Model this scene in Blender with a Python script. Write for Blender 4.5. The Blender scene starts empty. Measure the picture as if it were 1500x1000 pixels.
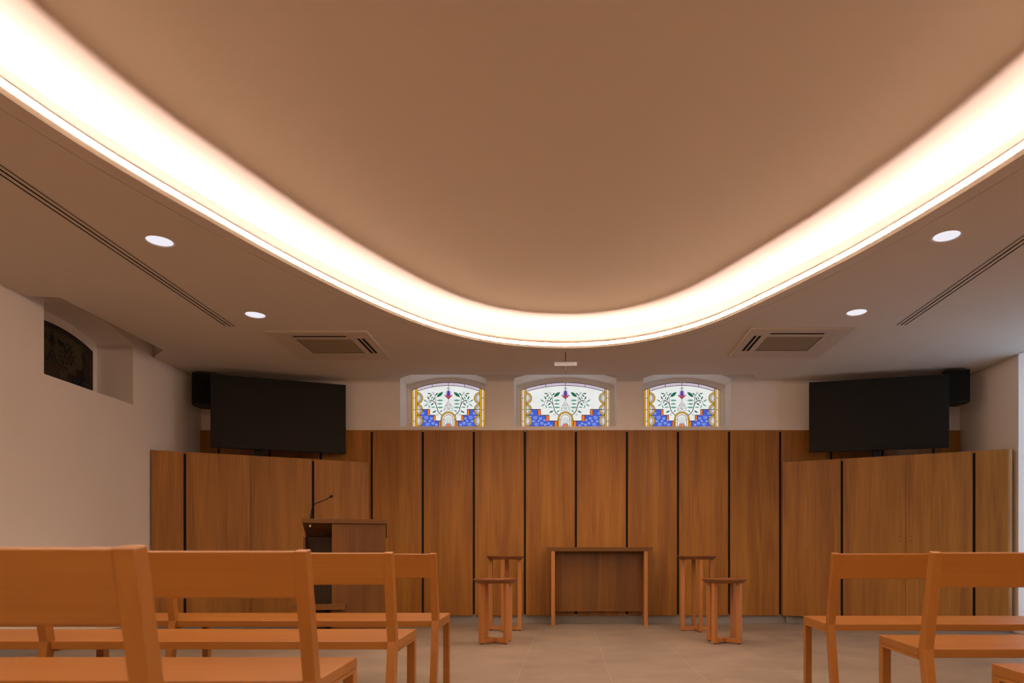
import bpy, bmesh, math, random
from mathutils import Vector, Matrix
from mathutils.geometry import tessellate_polygon

random.seed(7)
S = bpy.context.scene
PI = math.pi
R = math.radians

# ------------------------------------------------------------------ camera
cam_d = bpy.data.cameras.new('camera')
cam_d.sensor_width = 36.0
cam_d.lens = 24.0
cam_d.shift_x = -83 / 1500
cam_d.shift_y = 315 / 1500
cam_d.clip_start = 0.05
cam_d.dof.use_dof = True
cam_d.dof.focus_distance = 7.0
cam_d.dof.aperture_fstop = 4.0
cam = bpy.data.objects.new('camera', cam_d)
S.collection.objects.link(cam)
cam.location = (0, 0, 0.78)
cam.rotation_euler = (R(90), 0, 0)
S.camera = cam

# ------------------------------------------------------------------ world, exposure
W = bpy.data.worlds.new('overcast sky')
S.world = W
W.use_nodes = True
W.node_tree.nodes['Background'].inputs[0].default_value = (0.66, 0.80, 1.0, 1)
W.node_tree.nodes['Background'].inputs[1].default_value = 1.9
S.view_settings.view_transform = 'Standard'
S.view_settings.look = 'None'
S.view_settings.gamma = 1.0
S.view_settings.use_curve_mapping = False
S.view_settings.exposure = 0.0
S.cycles.use_denoising = True
S.cycles.max_bounces = 10
S.cycles.diffuse_bounces = 6

LED_COLOUR = (1.0, 0.68, 0.46)
LED_POWER = 400.0         # hidden strip in the trough of the cove
GLOW_POWER = 130.0         # visible strip along the lip of the cove

# ------------------------------------------------------------------ measures
XL, XR, YB, YR = -4.32, 4.60, 8.03, -5.4     # walls left, right, back, rear
ZC, ZU = 2.852, 3.072                        # lower and raised ceiling
C = S.collection

# ------------------------------------------------------------------ materials
def lin(c):
    return tuple(((v / 255) / 12.92 if v <= 10 else (((v / 255) + .055) / 1.055) ** 2.4) for v in c)

def new_mat(name):
    m = bpy.data.materials.new(name)
    m.use_nodes = True
    return m, m.node_tree.nodes, m.node_tree.links, m.node_tree.nodes['Principled BSDF']

def plain(name, col, rough=.6, metal=0.0, spec=.5, bump=0.0, bscale=60):
    m, N, L, p = new_mat(name)
    p.inputs['Base Color'].default_value = (*col, 1)
    p.inputs['Roughness'].default_value = rough
    p.inputs['Metallic'].default_value = metal
    p.inputs['Specular IOR Level'].default_value = spec
    if bump:
        tc = N.new('ShaderNodeTexCoord'); nz = N.new('ShaderNodeTexNoise'); b = N.new('ShaderNodeBump')
        nz.inputs['Scale'].default_value = bscale; nz.inputs['Detail'].default_value = 4
        b.inputs['Strength'].default_value = bump; b.inputs['Distance'].default_value = .004
        L.new(tc.outputs['Object'], nz.inputs['Vector']); L.new(nz.outputs['Fac'], b.inputs['Height'])
        L.new(b.outputs['Normal'], p.inputs['Normal'])
    return m

def plaster(name, col, var=.04):
    m, N, L, p = new_mat(name)
    tc = N.new('ShaderNodeTexCoord'); nz = N.new('ShaderNodeTexNoise'); mx = N.new('ShaderNodeMix')
    mx.data_type = 'RGBA'
    nz.inputs['Scale'].default_value = 1.7; nz.inputs['Detail'].default_value = 6
    mx.inputs[6].default_value = (*[c * (1 - var) for c in col], 1)
    mx.inputs[7].default_value = (*[min(1, c * (1 + var)) for c in col], 1)
    L.new(tc.outputs['Object'], nz.inputs['Vector']); L.new(nz.outputs['Fac'], mx.inputs[0])
    L.new(mx.outputs[2], p.inputs['Base Color'])
    n2 = N.new('ShaderNodeTexNoise'); n2.inputs['Scale'].default_value = 180; b = N.new('ShaderNodeBump')
    b.inputs['Strength'].default_value = .08; b.inputs['Distance'].default_value = .002
    L.new(tc.outputs['Object'], n2.inputs['Vector']); L.new(n2.outputs['Fac'], b.inputs['Height'])
    L.new(b.outputs['Normal'], p.inputs['Normal'])
    p.inputs['Roughness'].default_value = .85
    p.inputs['Specular IOR Level'].default_value = .2
    return m

def wood(name, light, dark, axis='z', rough=.42, fine=70, contrast=1.0):
    """straight-grained veneer; axis = direction of the grain in object space"""
    m, N, L, p = new_mat(name)
    tc = N.new('ShaderNodeTexCoord'); oi = N.new('ShaderNodeObjectInfo')
    add = N.new('ShaderNodeVectorMath'); add.operation = 'ADD'
    mul = N.new('ShaderNodeVectorMath'); mul.operation = 'SCALE'; mul.inputs['Scale'].default_value = 1.0
    cmb = N.new('ShaderNodeCombineXYZ'); k = N.new('ShaderNodeMath'); k.operation = 'MULTIPLY'; k.inputs[1].default_value = 37.0
    L.new(oi.outputs['Random'], k.inputs[0])
    for i in range(3): L.new(k.outputs[0], cmb.inputs[i])
    L.new(tc.outputs['Object'], add.inputs[0]); L.new(cmb.outputs[0], add.inputs[1])
    def noise(sc, along, det, dist=0.0):
        mp = N.new('ShaderNodeMapping')
        v = [sc, sc, sc]; v['xyz'.index(axis)] = along
        mp.inputs['Scale'].default_value = v
        n = N.new('ShaderNodeTexNoise'); n.inputs['Scale'].default_value = 1
        n.inputs['Detail'].default_value = det; n.inputs['Distortion'].default_value = dist
        L.new(add.outputs[0], mp.inputs['Vector']); L.new(mp.outputs[0], n.inputs['Vector'])
        return n
    n1 = noise(9, .55, 5, .5); n2 = noise(fine, 2.2, 4); n3 = noise(2.2, .25, 2)
    def math_(op, a, b):
        q = N.new('ShaderNodeMath'); q.operation = op
        for i, v in enumerate((a, b)):
            if isinstance(v, (int, float)): q.inputs[i].default_value = v
            else: L.new(v, q.inputs[i])
        return q.outputs[0]
    f = math_('ADD', math_('MULTIPLY', n1.outputs['Fac'], .55), math_('MULTIPLY', n2.outputs['Fac'], .35))
    f = math_('ADD', f, math_('MULTIPLY', n3.outputs['Fac'], .3))
    rp = N.new('ShaderNodeValToRGB')
    h = .20 / contrast
    rp.color_ramp.elements[0].position = .6 - h; rp.color_ramp.elements[0].color = (*dark, 1)
    rp.color_ramp.elements[1].position = .6 + h; rp.color_ramp.elements[1].color = (*light, 1)
    L.new(f, rp.inputs[0])
    hs = N.new('ShaderNodeHueSaturation')
    vv = math_('ADD', math_('MULTIPLY', oi.outputs['Random'], .12), .94)
    L.new(vv, hs.inputs['Value']); L.new(rp.outputs[0], hs.inputs['Color'])
    L.new(hs.outputs[0], p.inputs['Base Color'])
    b = N.new('ShaderNodeBump'); b.inputs['Strength'].default_value = .10; b.inputs['Distance'].default_value = .001
    L.new(n2.outputs['Fac'], b.inputs['Height']); L.new(b.outputs['Normal'], p.inputs['Normal'])
    p.inputs['Roughness'].default_value = rough
    p.inputs['Specular IOR Level'].default_value = .5
    return m

def emit(name, col, s):
    m = bpy.data.materials.new(name); m.use_nodes = True
    N, L = m.node_tree.nodes, m.node_tree.links
    N.clear()
    e = N.new('ShaderNodeEmission'); o = N.new('ShaderNodeOutputMaterial')
    e.inputs[0].default_value = (*col, 1); e.inputs[1].default_value = s
    L.new(e.outputs[0], o.inputs[0])
    return m

def floor_mat():
    m, N, L, p = new_mat('grey porcelain floor tiles')
    tc = N.new('ShaderNodeTexCoord'); mp = N.new('ShaderNodeMapping')
    mp.inputs['Location'].default_value = (-.27 + .6 * 20, .12 + 1.2 * 10, 0)
    L.new(tc.outputs['Object'], mp.inputs['Vector'])
    br = N.new('ShaderNodeTexBrick')
    br.offset = 0; br.squash = 1
    br.inputs['Scale'].default_value = 1
    br.inputs['Brick Width'].default_value = .6; br.inputs['Row Height'].default_value = 1.2
    br.inputs['Mortar Size'].default_value = .0022; br.inputs['Mortar Smooth'].default_value = .1
    br.inputs['Color1'].default_value = (.30, .258, .215, 1)
    br.inputs['Color2'].default_value = (.33, .285, .24, 1)
    br.inputs['Mortar'].default_value = (.43, .385, .32, 1)
    L.new(mp.outputs[0], br.inputs['Vector'])
    nz = N.new('ShaderNodeTexNoise'); nz.inputs['Scale'].default_value = 2.4; nz.inputs['Detail'].default_value = 8
    nz.inputs['Roughness'].default_value = .62
    L.new(tc.outputs['Object'], nz.inputs['Vector'])
    rp = N.new('ShaderNodeValToRGB')
    rp.color_ramp.elements[0].position = .3; rp.color_ramp.elements[0].color = (.78, .78, .78, 1)
    rp.color_ramp.elements[1].position = .7; rp.color_ramp.elements[1].color = (1.15, 1.13, 1.1, 1)
    L.new(nz.outputs['Fac'], rp.inputs[0])
    mx = N.new('ShaderNodeMix'); mx.data_type = 'RGBA'; mx.blend_type = 'MULTIPLY'; mx.inputs[0].default_value = 1
    L.new(br.outputs['Color'], mx.inputs[6]); L.new(rp.outputs[0], mx.inputs[7])
    L.new(mx.outputs[2], p.inputs['Base Color'])
    p.inputs['Roughness'].default_value = .42
    p.inputs['Specular IOR Level'].default_value = .4
    b = N.new('ShaderNodeBump'); b.inputs['Strength'].default_value = .25; b.inputs['Distance'].default_value = .002
    b.invert = True
    L.new(br.outputs['Fac'], b.inputs['Height']); L.new(b.outputs['Normal'], p.inputs['Normal'])
    return m

M = dict(
    wall=plaster('off-white wall plaster', (.84, .81, .78)),
    ceil=plaster('matt white ceiling paint', (.68, .64, .58)),
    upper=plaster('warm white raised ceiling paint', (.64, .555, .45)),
    cove=plaster('white cove paint', (.84, .80, .76), .01),
    panel=wood('oak veneer upright', lin((174, 120, 44)), lin((136, 86, 24)), 'z', .45, 70, 1.5),
    bench=wood('beech lengthwise', lin((174, 118, 50)), lin((154, 96, 34)), 'x', .38, 90, .8),
    benchz=wood('beech upright', lin((174, 118, 50)), lin((152, 94, 34)), 'z', .38, 90, .8),
    benchy=wood('beech crosswise', lin((174, 118, 50)), lin((152, 94, 34)), 'y', .38, 90, .8),
    stoolz=wood('stool wood upright', lin((194, 134, 76)), lin((168, 108, 54)), 'z', .42, 90),
    stooltop=wood('stool top wood', lin((140, 88, 44)), lin((112, 66, 30)), 'x', .4, 90),
    walnut=wood('darker oak upright', lin((128, 84, 28)), lin((92, 56, 14)), 'z', .42, 120, 1.2),
    walnutx=wood('darker oak lengthwise', lin((128, 84, 28)), lin((92, 56, 14)), 'x', .42, 120, 1.2),
    gap=plain('black shadow gap', (.006, .005, .005), .8),
    black=plain('matt black plastic', (.010, .010, .010), .55, 0, .3),
    screen=plain('dark screen surface', (.008, .0075, .005), .42, 0, .22),
    grille=plain('black speaker grille', (.006, .006, .006), .75, 0, .2, .6, 400),
    acwhite=plain('ivory cassette plastic', (.60, .54, .47), .5),
    acgrille=plain('olive grey grille', (.36, .31, .22), .6),
    trim=plain('white painted metal', (.8, .8, .8), .4),
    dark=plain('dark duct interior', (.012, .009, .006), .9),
    recess=wood('dark brown interior board', lin((74, 50, 26)), lin((56, 38, 18)), 'z', .6),  # shade of the lectern's open recess put into the wood colour
    plinth=plain('grey tile skirting', (.30, .29, .27), .5, 0, .4, .15, 8),
    steel=plain('brushed steel', (.7, .7, .72), .3, 1.0),
    acrylic=plain('frosted silver bar', (.24, .25, .28), .25, .1),
    bronze=plain('dark bronze rod', (.10, .055, .03), .45, .6),
    rubber=plain('black rubber', (.01, .01, .01), .8),
    alu=plain('white window frame', (.78, .80, .82), .45),
    floor=floor_mat(),
    led=emit('warm light strip', (1.0, .76, .73), LED_POWER),
    glow=emit('warm strip diffuser', LED_COLOUR, GLOW_POWER),
    lamp=emit('neutral downlight diffuser', (.92, .88, .95), .95),
)

# clear glazing of the side window
mg = bpy.data.materials.new('clear window glass'); mg.use_nodes = True
N, L = mg.node_tree.nodes, mg.node_tree.links; N.clear()
o_, t_, g_, x_ = (N.new('ShaderNode' + n) for n in ('OutputMaterial', 'BsdfTransparent', 'BsdfGlossy', 'MixShader'))
g_.inputs['Roughness'].default_value = .02; x_.inputs[0].default_value = .06
L.new(t_.outputs[0], x_.inputs[1]); L.new(g_.outputs[0], x_.inputs[2]); L.new(x_.outputs[0], o_.inputs[0])
M['clear'] = mg

# ------------------------------------------------------------------ mesh helpers
def add_box(bm, x0, x1, y0, y1, z0, z1, mtx=None, bev=0.0):
    vs = [bm.verts.new((x, y, z)) for x in (x0, x1) for y in (y0, y1) for z in (z0, z1)]
    idx = ((0, 1, 3, 2), (4, 6, 7, 5), (0, 4, 5, 1), (2, 3, 7, 6), (0, 2, 6, 4), (1, 5, 7, 3))
    fs = [bm.faces.new([vs[i] for i in f]) for f in idx]
    if bev:
        es = list({e for f in fs for e in f.edges})
        r = bmesh.ops.bevel(bm, geom=es, offset=bev, segments=2, affect='EDGES', profile=.5)
        vs = list({v for f in r['faces'] for v in f.verts} | {v for v in vs if v.is_valid})
    if mtx is not None:
        bmesh.ops.transform(bm, matrix=mtx, verts=[v for v in vs if v.is_valid])
    return bm

def box(x0, x1, y0, y1, z0, z1, bev=0.0, mtx=None):
    return add_box(bmesh.new(), x0, x1, y0, y1, z0, z1, mtx, bev)

def add_prism(bm, loops, a, b, axis='z', matidx=0):
    """outer loop + hole loops (2D) extruded from a to b along the axis"""
    def P(u, v, w):
        return (u, v, w) if axis == 'z' else ((u, w, v) if axis == 'y' else (w, u, v))
    flat = [p for l in loops for p in l]
    tris = tessellate_polygon([[Vector((p[0], p[1], 0)) for p in l] for l in loops])
    va = [bm.verts.new(P(p[0], p[1], a)) for p in flat]
    vb = [bm.verts.new(P(p[0], p[1], b)) for p in flat] if b is not None else None
    fs = []
    for t in tris:
        try: fs.append(bm.faces.new([va[i] for i in t]))
        except ValueError: pass
        if vb:
            try: fs.append(bm.faces.new([vb[i] for i in reversed(t)]))
            except ValueError: pass
    if vb:
        k = 0
        for l in loops:
            n = len(l)
            for i in range(n):
                j = (i + 1) % n
                fs.append(bm.faces.new((va[k + i], va[k + j], vb[k + j], vb[k + i])))
            k += n
    for f in fs: f.material_index = matidx
    return bm

def add_tube(bm, pts, r, seg=10):
    pts = [Vector(p) for p in pts]
    rs = r if isinstance(r, (list, tuple)) else [r] * len(pts)
    rings = []
    for i, p in enumerate(pts):
        d = (pts[min(i + 1, len(pts) - 1)] - pts[max(i - 1, 0)]).normalized()
        u = d.orthogonal().normalized() if i == 0 else (rings_u - d * rings_u.dot(d)).normalized()
        rings_u = u; v = d.cross(u)
        rings.append([bm.verts.new(p + (u * math.cos(a) + v * math.sin(a)) * rs[i]) for a in [2 * PI * k / seg for k in range(seg)]])
    for a, b in zip(rings[:-1], rings[1:]):
        for k in range(seg):
            bm.faces.new((a[k], a[(k + 1) % seg], b[(k + 1) % seg], b[k]))
    bm.faces.new(rings[0][::-1]); bm.faces.new(rings[-1])
    return bm

def lathe(profile, seg=48):
    bm = bmesh.new(); rings = []
    for r, z in profile:
        rings.append([bm.verts.new((r * math.cos(2 * PI * k / seg), r * math.sin(2 * PI * k / seg), z)) for k in range(seg)] if r > 1e-6 else [bm.verts.new((0, 0, z))])
    for a, b in zip(rings[:-1], rings[1:]):
        for k in range(seg):
            k2 = (k + 1) % seg
            if len(a) == 1 and len(b) == 1: continue
            if len(a) == 1: bm.faces.new((a[0], b[k2], b[k]))
            elif len(b) == 1: bm.faces.new((a[k], a[k2], b[0]))
            else: bm.faces.new((a[k], a[k2], b[k2], b[k]))
    return bm

def obj(name, bm, mat=None, parent=None, loc=None, rotz=0.0, label=None, smooth=False, normals=True):
    if normals: bmesh.ops.recalc_face_normals(bm, faces=bm.faces[:])
    me = bpy.data.meshes.new(name); bm.to_mesh(me); bm.free()
    for m in (mat if isinstance(mat, (list, tuple)) else [mat]):
        if m: me.materials.append(m)
    if smooth:
        for p in me.polygons: p.use_smooth = True
    o = bpy.data.objects.new(name, me); C.objects.link(o)
    if parent: o.parent = parent
    if loc is not None: o.location = loc
    if rotz: o.rotation_euler = (0, 0, rotz)
    if label: o['label'] = label
    return o

def tag(o, label, cat, group=None):
    o['label'] = label; o['category'] = cat
    if group: o['group'] = group
    return o

def thing(name, label, cat, loc=(0, 0, 0), rotz=0.0, group=None):
    o = bpy.data.objects.new(name, None); C.objects.link(o)
    o.empty_display_size = .1
    o.location = loc; o.rotation_euler = (0, 0, rotz)
    return tag(o, label, cat, group)

def struct(name, bm, mat, label=None, **k):
    o = obj(name, bm, mat, **k); o['kind'] = 'structure'
    if label: o['label'] = label
    return o

def dup(root, loc, rotz, label):
    r = root.copy(); C.objects.link(r); r.location = loc; r.rotation_euler = (0, 0, rotz); r['label'] = label
    for ch in list(root.children):
        c = ch.copy(); C.objects.link(c); c.parent = r
        for g in list(ch.children):
            d = g.copy(); C.objects.link(d); d.parent = c
    return r

def rect(x0, x1, y0, y1):
    return [(x0, y0), (x1, y0), (x1, y1), (x0, y1)]

def circ(cx, cy, r, n=32):
    return [(cx + r * math.cos(2 * PI * k / n), cy + r * math.sin(2 * PI * k / n)) for k in range(n)]

# ------------------------------------------------------------------ plan curve of the raised ceiling
FRONT = [(-2.527, 3.034), (-2.42, 3.56), (-2.254, 4.05), (-2.034, 4.69), (-1.830, 5.17), (-1.593, 5.65),
         (-1.387, 6.00), (-1.12, 6.345), (-.688, 6.66), (-.223, 6.78), (.115, 6.79), (.449, 6.715), (.76, 6.56),
         (1.06, 6.32), (1.313, 6.01), (1.596, 5.467), (1.80, 5.04), (1.959, 4.698), (2.189, 4.023), (2.331, 3.50)]
SIDE_R = [(2.44, 2.9), (2.52, 2.2), (2.55, 1.4), (2.53, .3), (2.46, -.5)]
SIDE_L = [(-2.55, -.5), (-2.63, .3), (-2.66, 1.2), (-2.62, 2.1), (-2.58, 2.6)]
REAR = [(2.25, -1.4), (1.9, -2.4), (1.3, -3.4), (.5, -4.0), (-.4, -4.05), (-1.3, -3.5), (-1.95, -2.5), (-2.32, -1.5)]
ctrl = FRONT + SIDE_R + REAR + SIDE_L

def closed_curve(cp, n):
    out = []; m = len(cp)
    for i in range(m):
        p0, p1, p2, p3 = (Vector((*cp[(i + k) % m], 0)) for k in (-1, 0, 1, 2))
        for s in range(10):
            t = s / 10
            out.append(.5 * ((2 * p1) + (-p0 + p2) * t + (2 * p0 - 5 * p1 + 4 * p2 - p3) * t * t + (-p0 + 3 * p1 - 3 * p2 + p3) * t ** 3))
    # even spacing
    L_ = [0]
    for i in range(len(out)): L_.append(L_[-1] + (out[(i + 1) % len(out)] - out[i]).length)
    res = []; j = 0
    for k in range(n):
        d = L_[-1] * k / n
        while L_[j + 1] < d: j += 1
        f = (d - L_[j]) / (L_[j + 1] - L_[j])
        res.append(out[j].lerp(out[(j + 1) % len(out)], f))
    for _ in range(14):
        res = [(res[i - 1] + res[i] * 2 + res[(i + 1) % n]) / 4 for i in range(n)]
    return [(p.x, p.y) for p in res]

COVE = closed_curve(ctrl, 260)
NC = len(COVE)
area = sum(COVE[i][0] * COVE[(i + 1) % NC][1] - COVE[(i + 1) % NC][0] * COVE[i][1] for i in range(NC))
SGN = 1 if area > 0 else -1

def offs(d):
    """curve moved outward by d"""
    out = []
    for i in range(NC):
        a, b = COVE[i - 1], COVE[(i + 1) % NC]
        tx, ty = b[0] - a[0], b[1] - a[1]; l = math.hypot(tx, ty)
        out.append((COVE[i][0] + SGN * d * ty / l, COVE[i][1] - SGN * d * tx / l))
    return out

def sweep(bm, profile, closed=False):
    """profile: list of (outward offset, z) swept round the curve"""
    rings = [[bm.verts.new((x, y, z)) for x, y in offs(d)] for d, z in profile]
    prs = list(zip(rings, rings[1:])) + ([(rings[-1], rings[0])] if closed else [])
    for a, b in prs:
        for i in range(NC):
            j = (i + 1) % NC
            bm.faces.new((a[i], a[j], b[j], b[i]))
    return bm

# ------------------------------------------------------------------ stained glass openings
# (left x, right x) of the wall openings at the back wall; the leaded panes sit 0.36 m deep
OPEN_B = [(-1.983, -.975), (-.642, .562), (.875, 1.911)]
OPEN_L = (5.62, 6.77)
SILL_F, SILL_G = 2.312, 2.372       # sill height at the front and at the glass
DEEP, RIM = .36, .05

def arch(u0, u1, zb, spring, rise, n=24):
    """flat bottom, segmental top"""
    w = (u1 - u0) / 2; c = (u0 + u1) / 2; rad = (w * w + rise * rise) / (2 * rise); zc = spring + rise - rad
    a0 = math.asin(w / rad)
    pts = [(u0, zb), (u1, zb)]
    for k in range(n + 1):
        a = a0 - 2 * a0 * k / n
        pts.append((c + rad * math.sin(a), zc + rad * math.cos(a)))
    return pts

SPR, RISE = 2.876, .10      # reveal arch
# wall behind (with arched openings)
bm = bmesh.new()
holes = [arch(a, b, SILL_F, SPR, RISE) for a, b in OPEN_B]
add_prism(bm, [rect(XL - .5, XR + .5, -.05, 3.5)] + holes, YB, YB + DEEP, 'y')
for a, b in OPEN_B:        # sloping sill
    vs = [bm.verts.new(p) for p in ((a, YB, SILL_F), (b, YB, SILL_F), (b, YB + DEEP, SILL_G), (a, YB + DEEP, SILL_G), (a, YB + DEEP, SILL_F), (b, YB + DEEP, SILL_F))]
    bm.faces.new(vs[:4]); bm.faces.new((vs[0], vs[3], vs[4])); bm.faces.new((vs[1], vs[5], vs[2]))
struct('wall_back', bm, M['wall'])

bm = bmesh.new()
add_prism(bm, [rect(YR, YB, -.05, 3.5), arch(*OPEN_L, 2.285, SPR, RISE)], XL - DEEP, XL, 'x')
a, b = OPEN_L
vs = [bm.verts.new(p) for p in ((XL, a, 2.285), (XL, b, 2.285), (XL - DEEP, b, 2.345), (XL - DEEP, a, 2.345))]
bm.faces.new(vs)
struct('wall_left', bm, M['wall'])

# glass colours : (white, lilac, pink, yellow, blue, light blue, orange, red brown, green, pale green, purple, red, grey)
GLASS = dict(white=(235, 238, 236), lilac=(206, 190, 206), pink=(232, 205, 200), yellow=(216, 168, 28), blue=(66, 96, 205),
             sky=(168, 190, 240), orange=(238, 120, 40), brown=(120, 48, 36), green=(28, 112, 82), pale=(112, 178, 156),
             purple=(92, 58, 165), red=(205, 66, 34), grey=(150, 152, 156))
KEYS = list(GLASS)
def glass_mats(lit):
    out = []
    for k in KEYS:
        c = lin(GLASS[k])
        if lit:
            m = bpy.data.materials.new('daylit %s glass' % k); m.use_nodes = True
            N, L = m.node_tree.nodes, m.node_tree.links
            p = N['Principled BSDF']
            p.inputs['Base Color'].default_value = (*[v * .12 for v in c], 1)
            p.inputs['Roughness'].default_value = .25
            p.inputs['Emission Color'].default_value = (*c, 1)
            p.inputs['Emission Strength'].default_value = .92
            tc = N.new('ShaderNodeTexCoord'); nz = N.new('ShaderNodeTexNoise'); nz.inputs['Scale'].default_value = 9
            mr = N.new('ShaderNodeMapRange'); mr.inputs[3].default_value = .84; mr.inputs[4].default_value = 1.0
            L.new(tc.outputs['Object'], nz.inputs['Vector']); L.new(nz.outputs['Fac'], mr.inputs[0])
            L.new(mr.outputs[0], p.inputs['Emission Strength'])
        else:
            m = plain('unlit %s glass' % k, [v * .055 * t for v, t in zip(c, (1.25, 1.0, .55))], .35, 0, .25)
        out.append(m)
    return out
GM = {True: glass_mats(True), False: glass_mats(False)}
M['lead'] = plain('dark lead', (.035, .03, .035), .6)
M['stem'] = plain('brown painted branch', (.055, .012, .014), .6)

PX = .008385     # one unit of the window drawing in metres

def stained(name, width, to_world, lit, label):
    """width in drawing units; drawing u to the right, v up, w towards the room"""
    hw = width / 2
    spring, peak = 53.5, 65.0
    layers = bmesh.new(); lead = bmesh.new(); stem = bmesh.new()
    lv = [0]
    def T(u, v, w): return to_world(u * PX, v * PX, w)
    def poly(pts, col, w):
        vs = [layers.verts.new(T(u, v, w)) for u, v in pts]
        idx = KEYS.index(col)
        tr = tessellate_polygon([[Vector((u, v, 0)) for u, v in pts]])
        for t in tr:
            try: f = layers.faces.new([vs[i] for i in t]); f.material_index = idx
            except ValueError: pass
    def line(pts, wd=.55, bmm=None, w=.0075):
        """flat-backed bar of lead following the points"""
        b_ = bmm if bmm is not None else lead
        h = wd * .66; n = len(pts); L1 = []
        for i in range(n):
            a = pts[max(i - 1, 0)]; c = pts[min(i + 1, n - 1)]
            dx, dy = c[0] - a[0], c[1] - a[1]; l = math.hypot(dx, dy) or 1
            nx, ny = -dy / l * h, dx / l * h
            p = pts[i]
            L1.append([b_.verts.new(T(p[0] + nx, p[1] + ny, .003)), b_.verts.new(T(p[0] + nx * .6, p[1] + ny * .6, w)),
                       b_.verts.new(T(p[0] - nx * .6, p[1] - ny * .6, w)), b_.verts.new(T(p[0] - nx, p[1] - ny, .003))])
        for a, c in zip(L1[:-1], L1[1:]):
            for k in range(3): b_.faces.new((a[k], a[k + 1], c[k + 1], c[k]))
        b_.faces.new(L1[0][::-1]); b_.faces.new(L1[-1])
    def arc(cx, cy, r, a0, a1, n=14):
        return [(cx + r * math.cos(R(a0 + (a1 - a0) * k / n)), cy + r * math.sin(R(a0 + (a1 - a0) * k / n))) for k in range(n + 1)]
    rise = peak - spring
    rad = (hw * hw + rise * rise) / (2 * rise); cz = peak - rad
    def top(u, dr=0): return cz + math.sqrt(max((rad - dr) ** 2 - u * u, 0))
    # base sheet with real thickness
    us = [-hw + 2 * hw * k / 28 for k in range(29)]
    outline = [(-hw, -2), (hw, -2)] + [(u, top(u)) for u in reversed(us)]
    vs0 = [layers.verts.new(T(u, v, -.006)) for u, v in outline]
    vs1 = [layers.verts.new(T(u, v, .0)) for u, v in outline]
    tr = tessellate_polygon([[Vector((u, v, 0)) for u, v in outline]])
    for t in tr:
        layers.faces.new([vs0[i] for i in t]); layers.faces.new([vs1[i] for i in reversed(t)])
    n = len(outline)
    for i in range(n):
        j = (i + 1) % n; layers.faces.new((vs0[i], vs0[j], vs1[j], vs1[i]))
    E0 = .0008
    # arched band of lilac panes
    ui = hw - 8
    uu = [-ui + 2 * ui * k / 24 for k in range(25)]
    poly([(u, top(u)) for u in uu] + [(u, top(u, 4.6)) for u in reversed(uu)], 'lilac', E0)
    line([(u, top(u) - .2) for u in us], .7); line([(u, top(u, 4.6)) for u in uu], .6)
    for u in (-hw * .44, 0, hw * .44): line([(u, top(u)), (u, top(u, 4.6))], .6)
    # blue fields with scrolls, stepped orange border
    st = [(hw - 17, hw - 24.3, 25.5), (hw - 36.5 + (65 - hw) * .3, hw - 41 + (65 - hw) * .38, 17.0), (16.0, 11.6, 8.6)]
    if width > 120: st = [(40.5, 36.4, 25.5), (28.5, 24.0, 17.0), (16.0, 11.6, 8.6)]
    else: st = [(30.8, 27.5, 25.5), (22.4, 19.2, 17.0), (14.2, 11.0, 8.6)]
    x0 = hw - 8
    for s in (-1, 1):
        bl = [(s * x0, 0), (s * x0, 25.5), (s * st[0][0], 25.5), (s * st[0][0], 17), (s * st[1][0], 17), (s * st[1][0], 8.6), (s * st[2][0], 8.6), (s * st[2][0], 0)]
        poly(bl, 'blue', E0)
        line([bl[1], bl[2]], .7, stem)
        for i, (a_, b_, t_) in enumerate(st):
            lo = (17.0, 8.6, 0)[i]
            poly([(s * a_, t_), (s * b_, t_), (s * b_, lo), (s * a_, lo)], 'orange', E0 * 1.6)
            line([(s * a_, t_), (s * b_, t_)], .8, stem); line([(s * a_, t_), (s * a_, lo)], .6); line([(s * b_, t_), (s * b_, lo)], .6)
            if i < 2: line([(s * b_, lo), (s * st[i + 1][0], lo)], .8, stem)
        rnd = random.Random(5)
        pts = []
        for (cx, cy, r_) in ((x0 - 13, 14, 3.1), (x0 - 15, 4, 3.0), (x0 - 8, 20, 2.0), (x0 - 21, 12.5, 2.2), (x0 - 23, 5.5, 2.3), (x0 - 11, 8.5, 2.0),
                             (x0 - 28, 3.2, 2.1), (x0 - 27, 10, 1.7), (x0 - 33, 5.0, 1.9), (x0 - 36.5, 2.2, 1.5), (x0 - 18.5, 8.6, 1.5), (x0 - 6.5, 15, 1.4)):
            if cx < st[2][0] + 2: continue
            k = 2.4
            sp = [(s * (cx + r_ * (1 - t / 16) * math.cos(k + t * .62)), cy + r_ * (1 - t / 16) * math.sin(k + t * .62)) for t in range(15)]
            for a_, b_ in zip(sp[:-1], sp[1:]):
                dx, dy = b_[0] - a_[0], b_[1] - a_[1]; l = math.hypot(dx, dy) or 1; h = .33
                poly([(a_[0] - dy / l * h, a_[1] + dx / l * h), (b_[0] - dy / l * h, b_[1] + dx / l * h), (b_[0] + dy / l * h, b_[1] - dx / l * h), (a_[0] + dy / l * h, a_[1] - dx / l * h)], 'sky', E0 * 2)
    # side scallops
    for s in (-1, 1):
        for cy in (42.0, 25.2, 8.6):
            A = (90, 270) if s > 0 else (-90, 90)
            for r_, col, e in ((8.7, 'yellow', 2.6), (6.7, 'lilac', 3.2), (4.9, 'white', 3.8)):
                poly(arc(s * x0, cy, r_, *A), col, E0 * e)
            line(arc(s * x0, cy, 8.7, *A), .4); line(arc(s * x0, cy, 6.7, *A), .4); line(arc(s * x0, cy, 4.7, *A), .5); poly(arc(s * x0, cy, 2.9, *A), 'grey', E0 * 4.4); poly(arc(s * x0, cy, 2.1, *A), 'white', E0 * 5)
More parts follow.
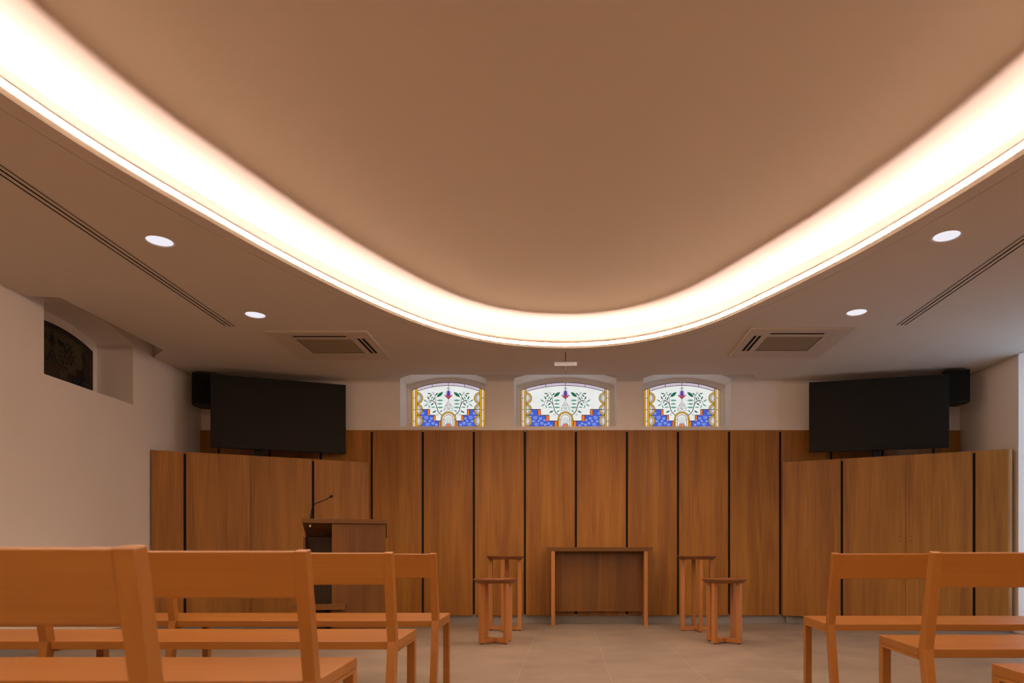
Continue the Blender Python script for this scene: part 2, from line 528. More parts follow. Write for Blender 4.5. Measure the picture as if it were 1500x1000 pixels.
        # side border
        for a_, b_, col in ((hw, hw - 2.2, 'yellow'), (hw - 2.2, hw - 5.6, 'pink'), (hw - 5.6, hw - 8.2, 'yellow')):
            poly([(s * a_, -2), (s * b_, -2), (s * b_, top(b_)), (s * a_, top(a_) - .3)], col, E0 * 4.2)
        for a_ in (hw - .2, hw - 2.2, hw - 5.6, hw - 8.2): line([(s * a_, -2), (s * a_, top(a_) - .4)], .5)
        for v in (42, 25, 8): line([(s * (hw - 2.2), v), (s * (hw - 5.6), v)], .6)
    line([(-x0, .2), (x0, .2)], .6)
    for u in (-hw * .44, 0, hw * .44): line([(u, .2), (u, -2)], .6)
    # fan in a round-headed frame
    def dome(r_, col, e): poly([(-r_, 0)] + [(-r_, 11)] + arc(0, 11, r_, 180, 0, 16) + [(r_, 0)], col, E0 * e)
    dome(11.2, 'yellow', 5); dome(9.2, 'white', 5.5); dome(7.8, 'pink', 6); dome(6.4, 'white', 6.5)
    for r_ in (11.2, 9.0, 6.4): line([(-r_, 0), (-r_, 11)] + arc(0, 11, r_, 180, 0, 16)[1:] + [(r_, 0)], .5)
    for s in (-1, 1): line([(s * 9, 10.5), (s * 11.2, 10.5)], .7); line([(s * 6.4, 10.5), (s * 7.8, 10.5)], .7)
    for a_ in (40, 56, 73, 90, 107, 124, 140):
        line([(4.4 * math.cos(R(a_)), 4.4 * math.sin(R(a_))), (6.2 * math.cos(R(a_)), 4 + 11.0 * math.sin(R(a_)))], .28)
    poly(arc(0, 0, 5.0, 0, 180), 'lilac', E0 * 7); poly(arc(0, 0, 3.6, 0, 180), 'orange', E0 * 7.6)
    line(arc(0, 0, 5.0, 0, 180), .5); line(arc(0, 0, 3.6, 0, 180), .5)
    # filigree cone above the fan
    line([(-6.8, 23), (-5.4, 29), (-2.4, 34), (0, 38), (2.4, 34), (5.4, 29), (6.8, 23)], .32)
    for cx, cy, r_ in ((-3.2, 25.5, 2.2), (3.2, 25.5, 2.2), (0, 29.5, 1.8), (-2.4, 31, 1.2), (2.4, 31, 1.2), (0, 33.6, 1.1), (0, 26.2, 1.0)):
        line(arc(cx, cy, r_, 20, 340, 12), .3)
    # bud
    line([(0, 38), (0, 41)], .5); line([(0, 53), (0, 60)], .4); line(arc(0, 56.2, 1.3, 0, 360, 12), .35); line([(-2.6, 55.4), (0, 57.8), (2.6, 55.4)], .3)
    poly([(-6.2, 46.8), (0, 40.0), (6.2, 46.8), (0, 45.6)], 'purple', E0 * 2)
    poly([(-4.4, 46.1), (0, 41.4), (4.4, 46.1)], 'red', E0 * 3)
    for v in (46.2, 48.4, 50.4):
        k = 4.8 - (v - 46.2) * .36
        poly([(-k, v + 2.4), (0, v - 1.6), (k, v + 2.4), (0, v + 2.0)], 'purple', E0 * 4)
    poly([(-1.2, 52.5), (0, 50), (1.2, 52.5), (0, 54)], 'purple', E0 * 5)
    line([(-5.6, 46), (0, 40.6), (5.6, 46)], .5)
    # branches and leaves
    LV = [(-12.4, 47.2, 11.5, 38, 4.6, 'green'), (-12.4, 38.6, 9, 0, 3.0, 'pale'), (-12.6, 33.5, 8, 0, 2.6, 'pale'), (-12.2, 28.3, 9, 0, 2.8, 'pale'),
          (-10.6, 22.8, 5, 42, 2.2, 'pale'), (-20.6, 22, 6.6, 25, 2.4, 'green'), (-22.2, 28.6, 6, 4, 2.0, 'pale'), (-23.6, 33.2, 6, 42, 2.2, 'green'),
          (-26.6, 36, 4.6, 45, 1.9, 'pale'), (-21.2, 41, 5.4, 66, 2.0, 'green'), (-24, 42.2, 5, 70, 1.8, 'pale'), (-29.4, 42.2, 5.6, -62, 2.2, 'green'),
          (-34, 38.2, 6, -32, 2.2, 'pale'), (-33, 31.6, 5.6, 32, 2.1, 'pale'), (-28.2, 29.6, 5.2, -76, 1.8, 'pale'), (-28.2, 48.6, 5.8, -6, 1.9, 'green'),
          (-26, 45.5, 5.2, 50, 2.0, 'green'), (-17.4, 47.8, 5.6, 42, 2.1, 'green')]
    for s in (1, -1):
        for cx, cy, ln, ang, wd, col in LV:
            ca, sa = math.cos(R(ang)), math.sin(R(ang))
            pts = []
            for k in range(9):
                t = k / 8; pts.append(((t - .5) * ln, wd * .5 * math.sin(PI * t) ** .8))
            for k in range(7, 0, -1):
                t = k / 8; pts.append(((t - .5) * ln, -wd * .5 * math.sin(PI * t) ** .8))
            q = [(s * (cx + x * ca - y * sa), cy + x * sa + y * ca) for x, y in pts]
            poly(q, col, E0 * 6.5)
            line([(s * (cx - ln * .52 * ca), cy - ln * .52 * sa), (s * (cx + ln * .52 * ca), cy + ln * .52 * sa)], .28)
        line([(s * x, y) for x, y in ((-9.8, 17), (-13, 19.6), (-15.5, 23), (-17, 28), (-18.4, 33), (-20.6, 36.4), (-24, 38.5), (-27, 38.6))], .85, stem)
        line([(s * x, y) for x, y in ((-27, 38.6), (-29.5, 37.6), (-31, 35), (-31.2, 32))], .35)
        line([(s * x, y) for x, y in ((-18.2, 32.5), (-18.8, 38), (-18.7, 43), (-20.2, 46.6), (-22.4, 48.6))], .5)
        line(arc(s * -22.4, 49.6, 1.2, 0, 360, 10), .28); line(arc(s * -16.2, 17.8, 1.3, 0, 360, 10), .28)
    root = obj(name, layers, GM[lit], normals=False)
    root['kind'] = 'structure'; root['label'] = label
    obj('lead_came', lead, M['lead'], root, normals=True)
    obj('painted_branch', stem, M['stem'], root, normals=True)
    return root

for i, (a, b) in enumerate(OPEN_B):
    c = (a + b) / 2; ga, gb = a + RIM, b - RIM
    wd = (gb - ga) / PX
    stained('window_%d' % (i + 1), wd, lambda u, v, w, c=c: (c + u, YB + DEEP + .012 - w, 2.377 + v), True,
            ('daylit stained glass window with leaf branches, left of the three in the rear wall', 'widest daylit stained glass window, in the middle of the rear wall',
             'daylit stained glass window with leaf branches, right of the three in the rear wall')[i])
    bm = bmesh.new()
    zsp = 2.377 + 53.5 * PX
    add_prism(bm, [arch(a - .02, b + .02, SILL_F - .02, SPR + .03, RISE + .02), arch(ga, gb, SILL_G, zsp, 11.5 * PX)], YB + DEEP, YB + DEEP + .05, 'y')
    struct('trim_%d' % (i + 1), bm, M['wall'])
a, b = OPEN_L; cy = (a + b) / 2; ga, gb = a + RIM, b - RIM
stained('window_4', (gb - ga) / PX, lambda u, v, w: (XL - DEEP - .012 + w, cy + u, 2.350 + v), False, 'dark unlit arched stained glass window high in the left wall')
bm = bmesh.new()
add_prism(bm, [arch(a - .02, b + .02, 2.265, SPR + .03, RISE + .02), arch(ga, gb, 2.345, 2.350 + 53.5 * PX, 11.5 * PX)], XL - DEEP, XL - DEEP - .05, 'x')
struct('trim_4', bm, M['wall'])
# unseen slabs behind the panes that block outside light
struct('trim_5', box(XL - .3, XR + .3, YB + DEEP + .06, YB + DEEP + .10, -.05, 3.5), M['wall'])
struct('trim_6', box(XL - DEEP - .12, XL - DEEP - .08, YR, YB + .4, -.05, 3.5), M['wall'])

# ------------------------------------------------------------------ right wall with a tall window
WY0, WY1 = 5.5, 6.98
bm = bmesh.new()
add_prism(bm, [rect(YR, YB, -.05, 3.5), rect(WY0, WY1, .12, ZC - .004)], XR, XR + .34, 'x')
struct('wall_right', bm, M['wall'])
def side_window(name, y0, y1, z0, z1, label):
    bm = bmesh.new()
    n = 2
    hs = [rect(y0 + .06 + k * (y1 - y0) / n, y0 - .06 + (k + 1) * (y1 - y0) / n, z0 + .06, z1 - .06) for k in range(n)]
    add_prism(bm, [rect(y0, y1, z0, z1)] + hs, XR + .27, XR + .33, 'x')
    root = struct(name, bm, M['alu'], label=label)
    for k in range(n):
        obj('glass_pane', box(XR + .295, XR + .305, y0 + .055 + k * (y1 - y0) / n, y0 - .055 + (k + 1) * (y1 - y0) / n, z0 + .055, z1 - .055), M['clear'], root)
    return root
w5 = side_window('window_5', WY0, WY1, .12, ZC - .004, 'tall window opening at the right edge with a pale daylit reveal')
bm = bmesh.new(); add_tube(bm, [(XR + .10, WY1 - .012, 2.18), (XR + .10, WY1 + .0, 2.18)], .010, 10)
obj('hinge', bm, M['black'], w5)

struct('wall_rear', box(XL - .4, XR + .4, YR - .1, YR, -.05, 3.5), M['panel'])  # unseen wall behind the camera; wood finish chosen to cut bounced light
struct('floor', box(XL - .4, XR + .4, YR - .1, YB + .2, -.1, 0), M['floor'])

# ------------------------------------------------------------------ ceiling
XLP, XRP = XL, XR
notched = [(XLP, YR), (XRP, YR), (XRP, YB), (2.22, YB), (2.10, YB - .255), (-2.13, YB - .255), (-2.25, YB),
           (XLP, YB), (XLP, 7.10), (-4.07, 6.85), (-4.07, 5.46), (XLP, 5.44)]
LAMPS = [(-2.69, 4.49), (2.447, 4.42), (-2.69, 5.86), (2.447, 5.80), (-2.69, 1.6), (2.447, 1.6)]
SLOTS = [(-3.045, 6.148), (2.975, 6.11)]
SW = .105
holes = [circ(x, y, .082) for x, y in LAMPS] + [rect(x - SW / 2, x + SW / 2, -1.0, y) for x, y in SLOTS]
bm = bmesh.new()
add_prism(bm, [notched, offs(.125)] + holes, ZC, ZC + .02)
# upright faces closing the pockets cut in front of the arched windows
def upright(bm, pts):
    for p, q in zip(pts[:-1], pts[1:]):
        vs = [bm.verts.new((x, y, z)) for (x, y), z in ((p, ZC), (q, ZC), (q, ZU + .01), (p, ZU + .01))]
        bm.faces.new(vs)
upright(bm, [(2.22, YB), (2.10, YB - .255), (-2.13, YB - .255), (-2.25, YB)])
upright(bm, [(XL, 7.10), (-4.07, 6.85), (-4.07, 5.46), (XL, 5.44)])
struct('ceiling', bm, M['ceil'])
ceil_o = bpy.data.objects['ceiling']
# rim of the opening: soffit strip, lip and trough floor
bm = bmesh.new()
sweep(bm, [(.12, ZC), (.021, ZC), (0, ZC + .018), (0, ZC + .066), (.012, ZC + .066), (.012, ZC + .02), (.12, ZC + .02)], True)
obj('cove_rim', bm, M['ceil'], ceil_o)
bm = bmesh.new(); sweep(bm, [(.1202, ZC + .006), (.1248, ZC + .006)])  # dark ribbon standing in for the shade inside the soffit joint
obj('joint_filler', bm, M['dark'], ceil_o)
bm = bmesh.new()
sweep(bm, [(.118, ZC + .021), (.16, ZC + .021), (.16, ZU + .005)])
obj('cove_wall', bm, M['cove'], ceil_o)
bm = box(XL - .3, XR + .3, YR - .05, YB + .3, ZU, ZU + .05)
obj('raised_ceiling', bm, M['upper'], ceil_o)
bm = bmesh.new(); add_box(bm, XL - .5, XR + .5, YR - .1, YB + .5, 3.5, 3.55)
struct('trim_7', bm, M['wall'])

# cove lighting
t = thing('cove_light', 'continuous warm white light strip glowing along the curved edge of the raised ceiling', 'strip light', (0, 0, ZC))
bm = bmesh.new(); sweep(bm, [(.100, .0225), (.103, .0277)])
obj('light_strip', bm, M['led'], t, normals=False)
bm = bmesh.new(); sweep(bm, [(.1008, .0215), (.104, .0280), (.112, .0215)], True)
obj('strip_channel', bm, M['trim'], t)
bm = bmesh.new(); sweep(bm, [(.0, .019), (-.0255, .0335)])
obj('strip_diffuser', bm, M['glow'], t, normals=False)
bm = bmesh.new(); sweep(bm, [(-.0002, .0197), (-.0257, .0341), (-.0257, .0370), (-.0002, .0370)], True)
obj('strip_profile', bm, M['trim'], t)

# downlights
lamp0 = None
LL = ['round white recessed downlight, the larger-looking one left of the glowing curve', 'round white recessed downlight, the larger-looking one right of the glowing curve',
      'small round downlight beside the left ceiling air unit', 'small round downlight beside the right ceiling air unit',
      'round downlight in the left soffit behind the viewer', 'round downlight in the right soffit behind the viewer']
for (x, y), lb in zip(LAMPS[:4], LL[:4]):
    if lamp0 is None:
        lamp0 = thing('downlight', lb, 'ceiling light', (x, y, ZC), 0, 'recessed ceiling downlights')
        obj('trim_ring', lathe([(.079, .03), (.079, .002), (.0875, -.003), (.0895, -.003), (.0905, 0)], 48), M['trim'], lamp0, smooth=True)
        obj('diffuser', lathe([(0, .004), (.079, .004)], 48), M['lamp'], lamp0, normals=False)
    else: dup(lamp0, (x, y, ZC), 0, lb)

# linear slot diffusers
for (x, y), lb in zip(SLOTS, ('long triple-slot air diffuser in the left ceiling', 'long triple-slot air diffuser in the right ceiling')):
    t = thing('slot_diffuser', lb, 'air vent', (x, -1.0, ZC), 0, 'linear ceiling slot diffusers')
    ln = y + 1.0
    bm = bmesh.new()
    add_box(bm, -SW / 2, SW / 2, 0, ln, .022, .03)
    add_box(bm, -SW / 2 - .001, -SW / 2, 0, ln, .0, .04); add_box(bm, SW / 2, SW / 2 + .001, 0, ln, .0, .04); add_box(bm, -SW / 2, SW / 2, ln, ln + .001, 0, .04)
    obj('duct_box', bm, M['dark'], t)
    for c0, hw in ((-.0195, .0115), (.0195, .0115)):
        obj('blade', box(c0 - hw, c0 + hw, 0, ln, 0, .0015), M['ceil'], t)
    for s in (-1, 1): obj('edge_strip', box(s * .048 - .0045, s * .048 + .0045, 0, ln, -.001, .001), M['ceil'], t)

# ceiling cassettes
def cassette(loc, sx, label):
    """sx=+1: open slots towards +x, -1: towards -x"""
    t = thing('ceiling_air_unit', label, 'air conditioner', loc, 0, 'ceiling cassette air units')
    w, d = .445, .425
    gr = rect(-.262, .262, -.24, .20)
    near = rect(-.27, .21, -.345, -.305) if sx > 0 else rect(-.21, .27, -.345, -.305)
    near = rect(-.26, .24, -.345, -.305)
    s1 = rect(*sorted((sx * .320, sx * .348)), -.27, .20); s2 = rect(*sorted((sx * .362, sx * .392)), -.27, .20)
    bm = bmesh.new()
    add_prism(bm, [rect(-w, w, -d, d), gr, near, s1, s2], -.022, -.0195)
    obj('face_panel', bm, M['acwhite'], t)
    obj('backing', box(-w + .01, w - .01, -d + .01, d - .01, -.008, 0), M['dark'], t)
    bm = bmesh.new()
    for k in range(22): add_box(bm, -.258, .258, -.236 + k * .0198, -.236 + k * .0198 + .0135, -.0185, -.014)
    for k in range(9): add_box(bm, -.258 + k * .0637, -.258 + k * .0637 + .006, -.236, .196, -.0145, -.012)
    obj('intake_grille', bm, M['acgrille'], t)
    # closed flaps: fine raised outline
    for q in (rect(-.26, .26, .28, .34), rect(*sorted((-sx * .318, -sx * .392)), -.27, .20)):
        xs = [p[0] for p in q]; ys = [p[1] for p in q]
        obj('louver', box(min(xs), max(xs), min(ys), max(ys), -.0245, -.0215, .001), M['acwhite'], t)
    bm = bmesh.new()
    fr = [rect(-w - .02, w + .02, -d - .02, d + .02), rect(-w + .004, w - .004, -d + .004, d - .004)]
    add_prism(bm, fr, -.0215, -.0005)
    obj('outer_frame', bm, M['acwhite'], t)
cassette((-2.315, 6.69, ZC), 1, 'square ceiling air unit with brown intake grille, left of the stained glass windows')
cassette((2.115, 6.61, ZC), -1, 'square ceiling air unit with brown intake grille, right of the stained glass windows')

# hanging cross
t = thing('hanging_cross', 'small cross with a dark rod and pale crossbar hanging above the middle window', 'cross', (-.031, 6.93, 2.63))
obj('upright_rod', box(-.0055, .0055, -.0055, .0055, 0, ZC - 2.63, .001), M['bronze'], t)
cb = obj('crossbar', box(-.115, .115, -.008, .008, .083, .125, .002), M['acrylic'], t)
for s in (-1, 1): obj('clip', lathe([(0, .128), (.012, .127), (.015, .122), (0, .121)], 16), M['steel'], t, loc=(s * .045, 0, .001))

# ------------------------------------------------------------------ wood panelling on the lower rear wall
t = thing('wall_panelling', 'tall oak veneer panelling with black gaps across the lower rear wall below the windows', 'wall panelling', (0, 8.0, 0))
P0, PW = .085, .5985
edges = [XL + .003] + [P0 + PW * k for k in range(-7, 8)] + [XR - .01]
edges = sorted(e for e in edges if XL <= e <= XR)
obj('backing_strip', box(XL + .002, XR - .002, .018, .03, .105, 2.246), M['gap'], t)
for a, b in zip(edges[:-1], edges[1:]):
    if b - a < .06: continue
    obj('panel', box(a + (.014 if a > XL + .01 else 0), b - (.014 if b < XR - .02 else 0), 0, .018, .09, 2.262), M['panel'], t)
obj('top_strip', box(XL + .002, XR - .002, .0, .03, 2.2625, 2.268), M['wall'], t)
struct('baseboard_back', box(XL, XR, YB - .004, YB, 0, .10), M['plinth'])
struct('baseboard_left', box(XL, XL + .012, YR, 6.95, 0, .10), M['plinth'])
struct('baseboard_right', box(XR - .012, XR, YR, 6.8, 0, .10), M['plinth'])

# ------------------------------------------------------------------ angled corner cabinets
def cabinet(A, B, seams, name_side, label, rounded):
    """A: end at the panelling, B: end at the side wall; seams are distances from A"""
    A, B = Vector((*A, 0)), Vector((*B, 0)); d = (B - A); ln = d.length; ang = math.atan2(d.y, d.x)
    t = thing('corner_cabinet', label, 'cabinet', A, 0, 'angled oak corner cabinets')
    RZ = Matrix.Rotation(ang, 4, 'Z')
    left = d.x < 0                       # local +y points to the room on the left unit, away on the right one
    s = 1 if left else -1                # local y sign towards the room
    zb, zt = .092, 1.88
    def slab(x0, x1, z0=zb, z1=zt, th=.02, f=0.0):
        y0, y1 = sorted((s * (-th - f), s * -f))
        return box(x0, x1, y0, y1, z0, z1, .0008, RZ)
    # carcass behind the doors, down to a recessed plinth
    back = .62
    # body outline in world, moved to the local frame
    inv = (Matrix.Translation(A) @ Matrix.Rotation(ang, 4, 'Z')).inverted()
    X1 = XL + .002 if left else XR - .032
    def loc2(x, y): v = inv @ Vector((x, y, 0)); return (v.x, v.y)
    nrm = Vector((-math.sin(ang), math.cos(ang), 0)) * s
    off = -.021
    fa = A + nrm * off; fb = B + nrm * off
    u = d.normalized()
    fa2 = fa + u * .045
    outline = [loc2(fa2.x, fa2.y), loc2(fb.x + (.014 if left else -.06), fb.y + .0 + (0 if left else .03)), loc2(X1, B.y + (.06 if left else .10)), loc2(X1, 7.965), loc2(fa2.x + (-.0 if left else 0), 7.965)]
    bm = bmesh.new(); add_prism(bm, [outline], zb + .002, zt - .02); bm.transform(RZ)
    obj('carcass', bm, M['gap'], t)
    bm = bmesh.new(); add_prism(bm, [outline], zt - .0195, zt - .001); bm.transform(RZ)
    obj('top_board', bm, M['panel'], t)
    pl = [Vector((p[0], p[1] - s * .05, 0)) if k < 2 else Vector((p[0], p[1], 0)) for k, p in enumerate(outline)]
    bm = bmesh.new(); add_prism(bm, [[(p.x, p.y) for p in pl]], 0, zb + .0015); bm.transform(RZ)
    obj('plinth', bm, M['plinth'], t)
    g = .0135
    s0, s1, s2 = seams
    obj('panel', slab(g * .6, s0 - g), M['panel'], t)
    end = ln - (.014 if left else .05)
    obj('panel', slab(s2 + g, end), M['panel'], t)
    if rounded:      # rounded end returning to the wall
        bm = bmesh.new(); n = 10; rr = .05
        pts = []
        for k in range(n + 1):
            a_ = R(90 * k / n) * 1.0
            pts.append((end + rr * math.sin(a_), s * (-rr + rr * math.cos(a_))))
        inner = [(end + (rr - .02) * math.sin(R(90 * k / n)), s * (-rr + (rr - .02) * math.cos(R(90 * k / n)))) for k in range(n, -1, -1)]
        add_prism(bm, [pts + inner], zb, zt); bm.transform(RZ)
        obj('rounded_end', bm, M['panel'], t)
        obj('panel', box(end + rr - .02, end + rr, *sorted((s * -.20, s * -.05)), zb, zt, 0, RZ), M['panel'], t)
    for x0, x1, kx in ((s0 + g, s1 - .0015, s1 - .055), (s1 + .0015, s2 - g, s1 + .055)):
        dr = obj('door', slab(x0, x1), M['panel'], t)
        for z in (.955, 1.0):
            bm = bmesh.new(); add_tube(bm, [(kx, s * -.001, z), (kx, s * .003, z)], .0055, 10); bm.transform(RZ)
            obj('knob', bm, M['bronze'], dr)
    return t
cabinet((-2.325, 7.972), (-4.317, 7.03), (.62, 1.26, 1.885), 'left', 'low angled oak cabinet with double doors in the left rear corner, behind the lectern', False)
cabinet((2.490, 7.972), (4.53, 6.96), (.652, 1.297, 1.935), 'right', 'low angled oak cabinet with double doors and rounded end in the right rear corner', True)

# ------------------------------------------------------------------ screens
def tv(P, Q, label, pole_x, wd):
    """P, Q : left and right ends of the front face (seen from the room)"""
    P, Q = Vector((*P, 0)), Vector((*Q, 0)); d = Q - P; ang = math.atan2(d.y, d.x); ln = d.length
    zt, zb = 2.762, 1.967
    t = thing('television', label, 'television', (P.x, P.y, zb), ang, 'large dark wall screens')
    h = zt - zb
    obj('housing', box(0, ln, .006, .045, 0, h, .003), M['black'], t)
    obj('rear_box', box(ln * .2, ln * .8, .045, .075, .08, h * .6, .004), M['black'], t)
    sc = obj('screen', box(.008, ln - .008, .0, .007, .012, h - .008), M['screen'], t)
    cx = pole_x
    obj('mount_pole', box(cx - .045, cx + .045, .076, .13, 1.881 - zb, .5, .003), M['black'], t)
    obj('mount_foot', box(cx - .12, cx + .12, .05, .16, 1.881 - zb, 1.887 - zb), M['black'], t)
tv((-3.877, 7.385), (-2.57, 7.875), 'large dark television mounted high above the left corner cabinet', .47, 0)
tv((2.735, 7.76), (4.128, 7.40), 'large dark television mounted high above the right corner cabinet', .73, 0)

def speaker(loc, rotz, label, wside):
    t = thing('loudspeaker', label, 'speaker', loc, rotz, 'black wall speakers')
    h = .355
    prof = [(-.125, -.12), (.125, -.12), (.125, -.02), (.075, .12), (-.075, .12), (-.125, -.02)]
    bm = bmesh.new(); add_prism(bm, [prof], 0, h)
    bmesh.ops.bevel(bm, geom=[e for e in bm.edges if abs(e.verts[0].co.z - e.verts[1].co.z) > .1], offset=.012, segments=3, affect='EDGES')
    obj('cabinet', bm, M['black'], t)
    bm = bmesh.new(); add_prism(bm, [[(-.112, .012), (.112, .012), (.118, h * .5), (.112, h - .012), (-.112, h - .012), (-.118, h * .5)]], -.128, -.119, 'y')
    obj('grille', bm, M['grille'], t)
    obj('wall_bracket', box(-.02, .02, .12, wside, h * .4, h * .6), M['black'], t)
speaker((-4.10, 7.72, 2.47), R(18), 'black loudspeaker in the left rear corner partly behind the television', .24)
speaker((4.275, 7.575, 2.468), R(-10), 'black loudspeaker in the right rear corner beside the television', .24)

# ------------------------------------------------------------------ benches
ZT, ZR0 = .801, .662
def yl(z):          # front line of the rear posts: knee at the seat
    return -.345 - (.078 * (z - .418) / .382 if z > .418 else .075 * (.418 - z) / .418)
def make_bench(ln, label, group):
    """origin: front of the seat at the aisle end, on the floor; runs along +x"""
    t = thing('bench', label, 'bench', (0, 0, 0), 0, group)
    pw, pd = .037, .046
    mids = [ln / 2 - pw / 2, ln - pw]
    # seat with notches for the posts
    d0 = -.378
    pts = [(0, 0), (ln, 0), (ln, -.343)]
    pts += [(ln - pw - .0005, -.343), (ln - pw - .0005, d0)]
    m0, m1 = ln / 2 - pw / 2 - .0005, ln / 2 + pw / 2 + .0005
    pts += [(m1, d0), (m1, -.343), (m0, -.343), (m0, d0), (pw + .0005, d0), (pw + .0005, -.343), (0, -.343)]
    bm = bmesh.new(); add_prism(bm, [pts], .396, .431)
    for v in bm.verts: v.co.z += v.co.y * .034
    o = obj('seat', bm, M['bench'], t)
    mod = o.modifiers.new('soft edges', 'BEVEL'); mod.width = .0025; mod.segments = 2; mod.limit_method = 'ANGLE'
    # backrest board, leaning with the posts
    bm = bmesh.new()
    th = .024
    zs = [ZR0, ZT - .004]
    prof = []
    for z in zs: prof.append((yl(z) - .018, z))
    for z in reversed(zs): prof.append((yl(z) - .018 - th, z))
    prof[2] = (prof[2][0], prof[2][1] - .0035)
    add_prism(bm, [prof], pw + .0003, ln - pw - .0003, 'x')
    o = obj('backrest', bm, M['bench'], t)
    mod = o.modifiers.new('soft edges', 'BEVEL'); mod.width = .003; mod.segments = 2; mod.limit_method = 'ANGLE'
    for k, x in enumerate((0, ln / 2 - pw / 2, ln - pw)):
        top = ZT if k != 1 else ZR0 - .0005
        zz = [0, .418, top] if k != 1 else [0, .418, top]
        prof = [(yl(z), z) for z in zz] + [(yl(z) - (pd if z < .6 or k == 1 else .040), z) for z in reversed(zz)]
        if k != 1: prof[3] = (prof[3][0], prof[3][1] - .006)
        bm = bmesh.new(); add_prism(bm, [prof], x, x + pw, 'x')
        o = obj('back_post', bm, M['benchz'], t)
        mod = o.modifiers.new('soft edges', 'BEVEL'); mod.width = .003; mod.segments = 2; mod.limit_method = 'ANGLE'
        obj('front_leg', box(x, x + pw, -.040, 0, 0, .3945, .002), M['benchz'], t)
        bm = box(x, x + pw, -.3445, -.0405, .383, .3955)
        for v in bm.verts: v.co.z += (v.co.y) * .034
        obj('side_rail', bm, M['benchy'], t)
    return t
LN = 3.0
XA, XB = -.735, 1.385
LBL_L = ['front row wooden bench left of the aisle, nearest the lectern', 'second row wooden bench left of the aisle', 'third row wooden bench left of the aisle',
         'nearest large wooden bench in the left foreground, slightly blurred']
LBL_R = ['front row wooden bench right of the aisle', 'second row wooden bench right of the aisle, between the front row and the seat corner',
         'third row bench right of the aisle, only its seat corner showing at the bottom right']
FL = [4.235, 3.295, 2.372, 1.615]
FR = [4.03, 3.05, 2.237]
GRP = 'rows of wooden benches'
b0 = make_bench(LN, LBL_L[0], GRP)
b0.location = (XA - LN, FL[0], 0)
for f, lb in zip(FL[1:], LBL_L[1:]): dup(b0, (XA - LN, f, 0), 0, lb)
for f, lb in zip(FR, LBL_R): dup(b0, (XB, f, 0), 0, lb)

# ------------------------------------------------------------------ round stands
def stand(h, label, loc, rot, group):
    t = thing('round_stand', label, 'side table', loc, rot, group)
    th = .040
    obj('tabletop', lathe([(0, h), (.196, h), (.2, h - .003), (.2, h - .009), (.172, h - th), (0, h - th)], 64), M['stooltop'], t)
    r, w, d = .155, .036, .042          # leg centre, tangential width, radial depth
    for k in range(4):
        m = Matrix.Rotation(k * PI / 2, 4, 'Z')
        lg = obj('leg', box(r - d / 2, r + d / 2, -w / 2, w / 2, .008, h - th - .0005, .0015, m), M['stoolz'], t)
        bm = bmesh.new(); add_tube(bm, [m @ Vector((r, 0, 0)), m @ Vector((r, 0, .0075))], .014, 12)
        obj('foot_pad', bm, M['rubber'], lg)
    obj('base_bar', box(-r + d / 2 + .0005, r - d / 2 - .0005, -w / 2, w / 2, .009, .045, .001), M['stoolz'], t)
    for s in (-1, 1):
        obj('base_bar', box(*((-w / 2, w / 2)), *sorted((s * (w / 2 + .0005), s * (r - d / 2 - .0005))), .009, .045, .001), M['stoolz'], t)
    return t
ts = stand(.790, 'tall round wooden stand left of the altar table', (-.672, 7.225, 0), R(-3), 'tall round wooden stands')
dup(ts, (1.354, 7.20, 0), R(3), 'tall round wooden stand right of the altar table')
ss = stand(.582, 'short round wooden stand in front of the tall one on the left', (-.662, 6.19, 0), R(43), 'short round wooden stands')
dup(ss, (1.412, 6.205, 0), R(45), 'short round wooden stand in front of the tall one on the right')

# ------------------------------------------------------------------ altar table
t = thing('altar_table', 'narrow wooden altar table with a dark rear board against the panelled rear wall', 'altar table', (-.25, 7.71, 0))
w = 1.197
bm = bmesh.new(); add_prism(bm, [[(0, .886), (w, .886), (w, .852), (w - .02, .842), (.02, .842), (0, .852)]], 0, .235, 'y')
obj('tabletop', bm, M['walnutx'], t)
for x in (.052, w - .052 - .042): obj('leg', box(x, x + .042, .005, .190, 0, .8415, .002), M['stoolz'], t)
obj('rear_board', box(.0945, w - .0945, .165, .185, .150, .8415), M['walnut'], t)

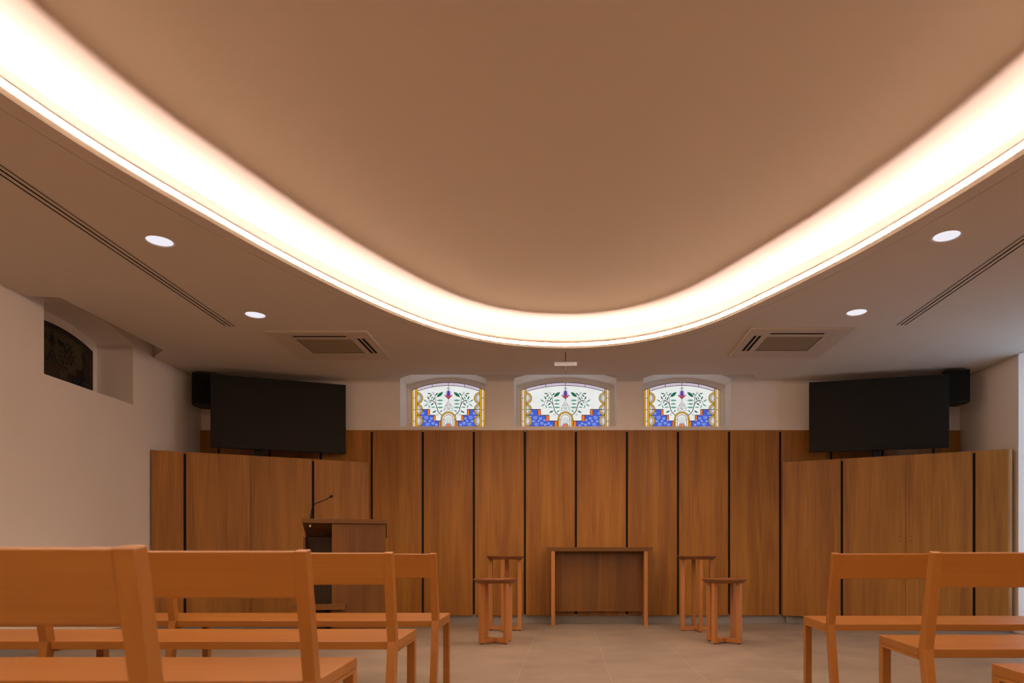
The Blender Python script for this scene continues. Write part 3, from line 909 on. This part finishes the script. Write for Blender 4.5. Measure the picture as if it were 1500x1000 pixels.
# ------------------------------------------------------------------ lectern
t = thing('lectern', 'dark oak lectern with slanted top standing before the left cabinet', 'lectern', (-2.40, 6.15, 0), R(15))
Wl = .738
bm = bmesh.new(); add_prism(bm, [[(0, 1.124), (0, 1.087), (.004, 1.083), (.33, .962), (.345, .965), (.345, 1.0)]], 0, Wl, 'x')
obj('slanted_top', bm, M['walnutx'], t)
obj('front_panel', box(.252, Wl - .012, .018, .040, .0, 1.078), M['walnut'], t)
obj('side_panel', box(Wl - .034, Wl - .012, .0405, .235, .0, 1.0), M['walnut'], t)
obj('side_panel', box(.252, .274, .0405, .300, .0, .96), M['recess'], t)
obj('side_panel', box(-.004, .014, .10, .300, .0, .96), M['walnut'], t)
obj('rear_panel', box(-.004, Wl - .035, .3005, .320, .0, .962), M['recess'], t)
obj('shelf', box(-.085, .372, -.055, .0175, .300, .350, .002), M['walnutx'], t)
bm = bmesh.new(); add_box(bm, .02, .20, .06, .28, .0, .2995)
obj('shelf_support', bm, M['gap'], t)
bm = bmesh.new()
add_tube(bm, [(.062, .05, 1.068), (.062, .05, 1.05)], .009, 12)
obj('microphone_plug', bm, M['steel'], t)
bm = bmesh.new()
add_tube(bm, [(.062, .05, 1.05), (.066, .06, 1.01), (.10, .08, .975), (.15, .10, .975), (.20, .11, 1.0), (.225, .12, 1.035)], .0045, 8)
obj('cable', bm, M['rubber'], t)

# microphone standing on the lectern
t = thing('gooseneck_microphone', 'slim black gooseneck microphone standing on the left end of the lectern top', 'microphone', (-2.334, 6.19, 1.115))
bm = bmesh.new(); add_tube(bm, [(0, 0, 0), (0, 0, .045), (.001, 0, .052)], [.0095, .009, .005], 14)
obj('base', bm, M['black'], t, smooth=True)
bm = bmesh.new()
pts = [Vector(p) for p in ((0, 0, .05), (.002, 0, .08), (.009, 0, .112), (.022, 0, .134), (.046, 0, .150), (.078, 0, .162), (.108, 0, .172), (.135, 0, .184), (.158, 0, .197), (.172, 0, .205))]
add_tube(bm, pts, .0042, 10)
obj('gooseneck', bm, M['black'], t, smooth=True)
bm = bmesh.new(); add_tube(bm, [(.168, 0, .203), (.174, 0, .207), (.190, 0, .216), (.198, 0, .220)], [.006, .012, .012, .005], 14)
obj('microphone_head', bm, M['black'], t, smooth=True)
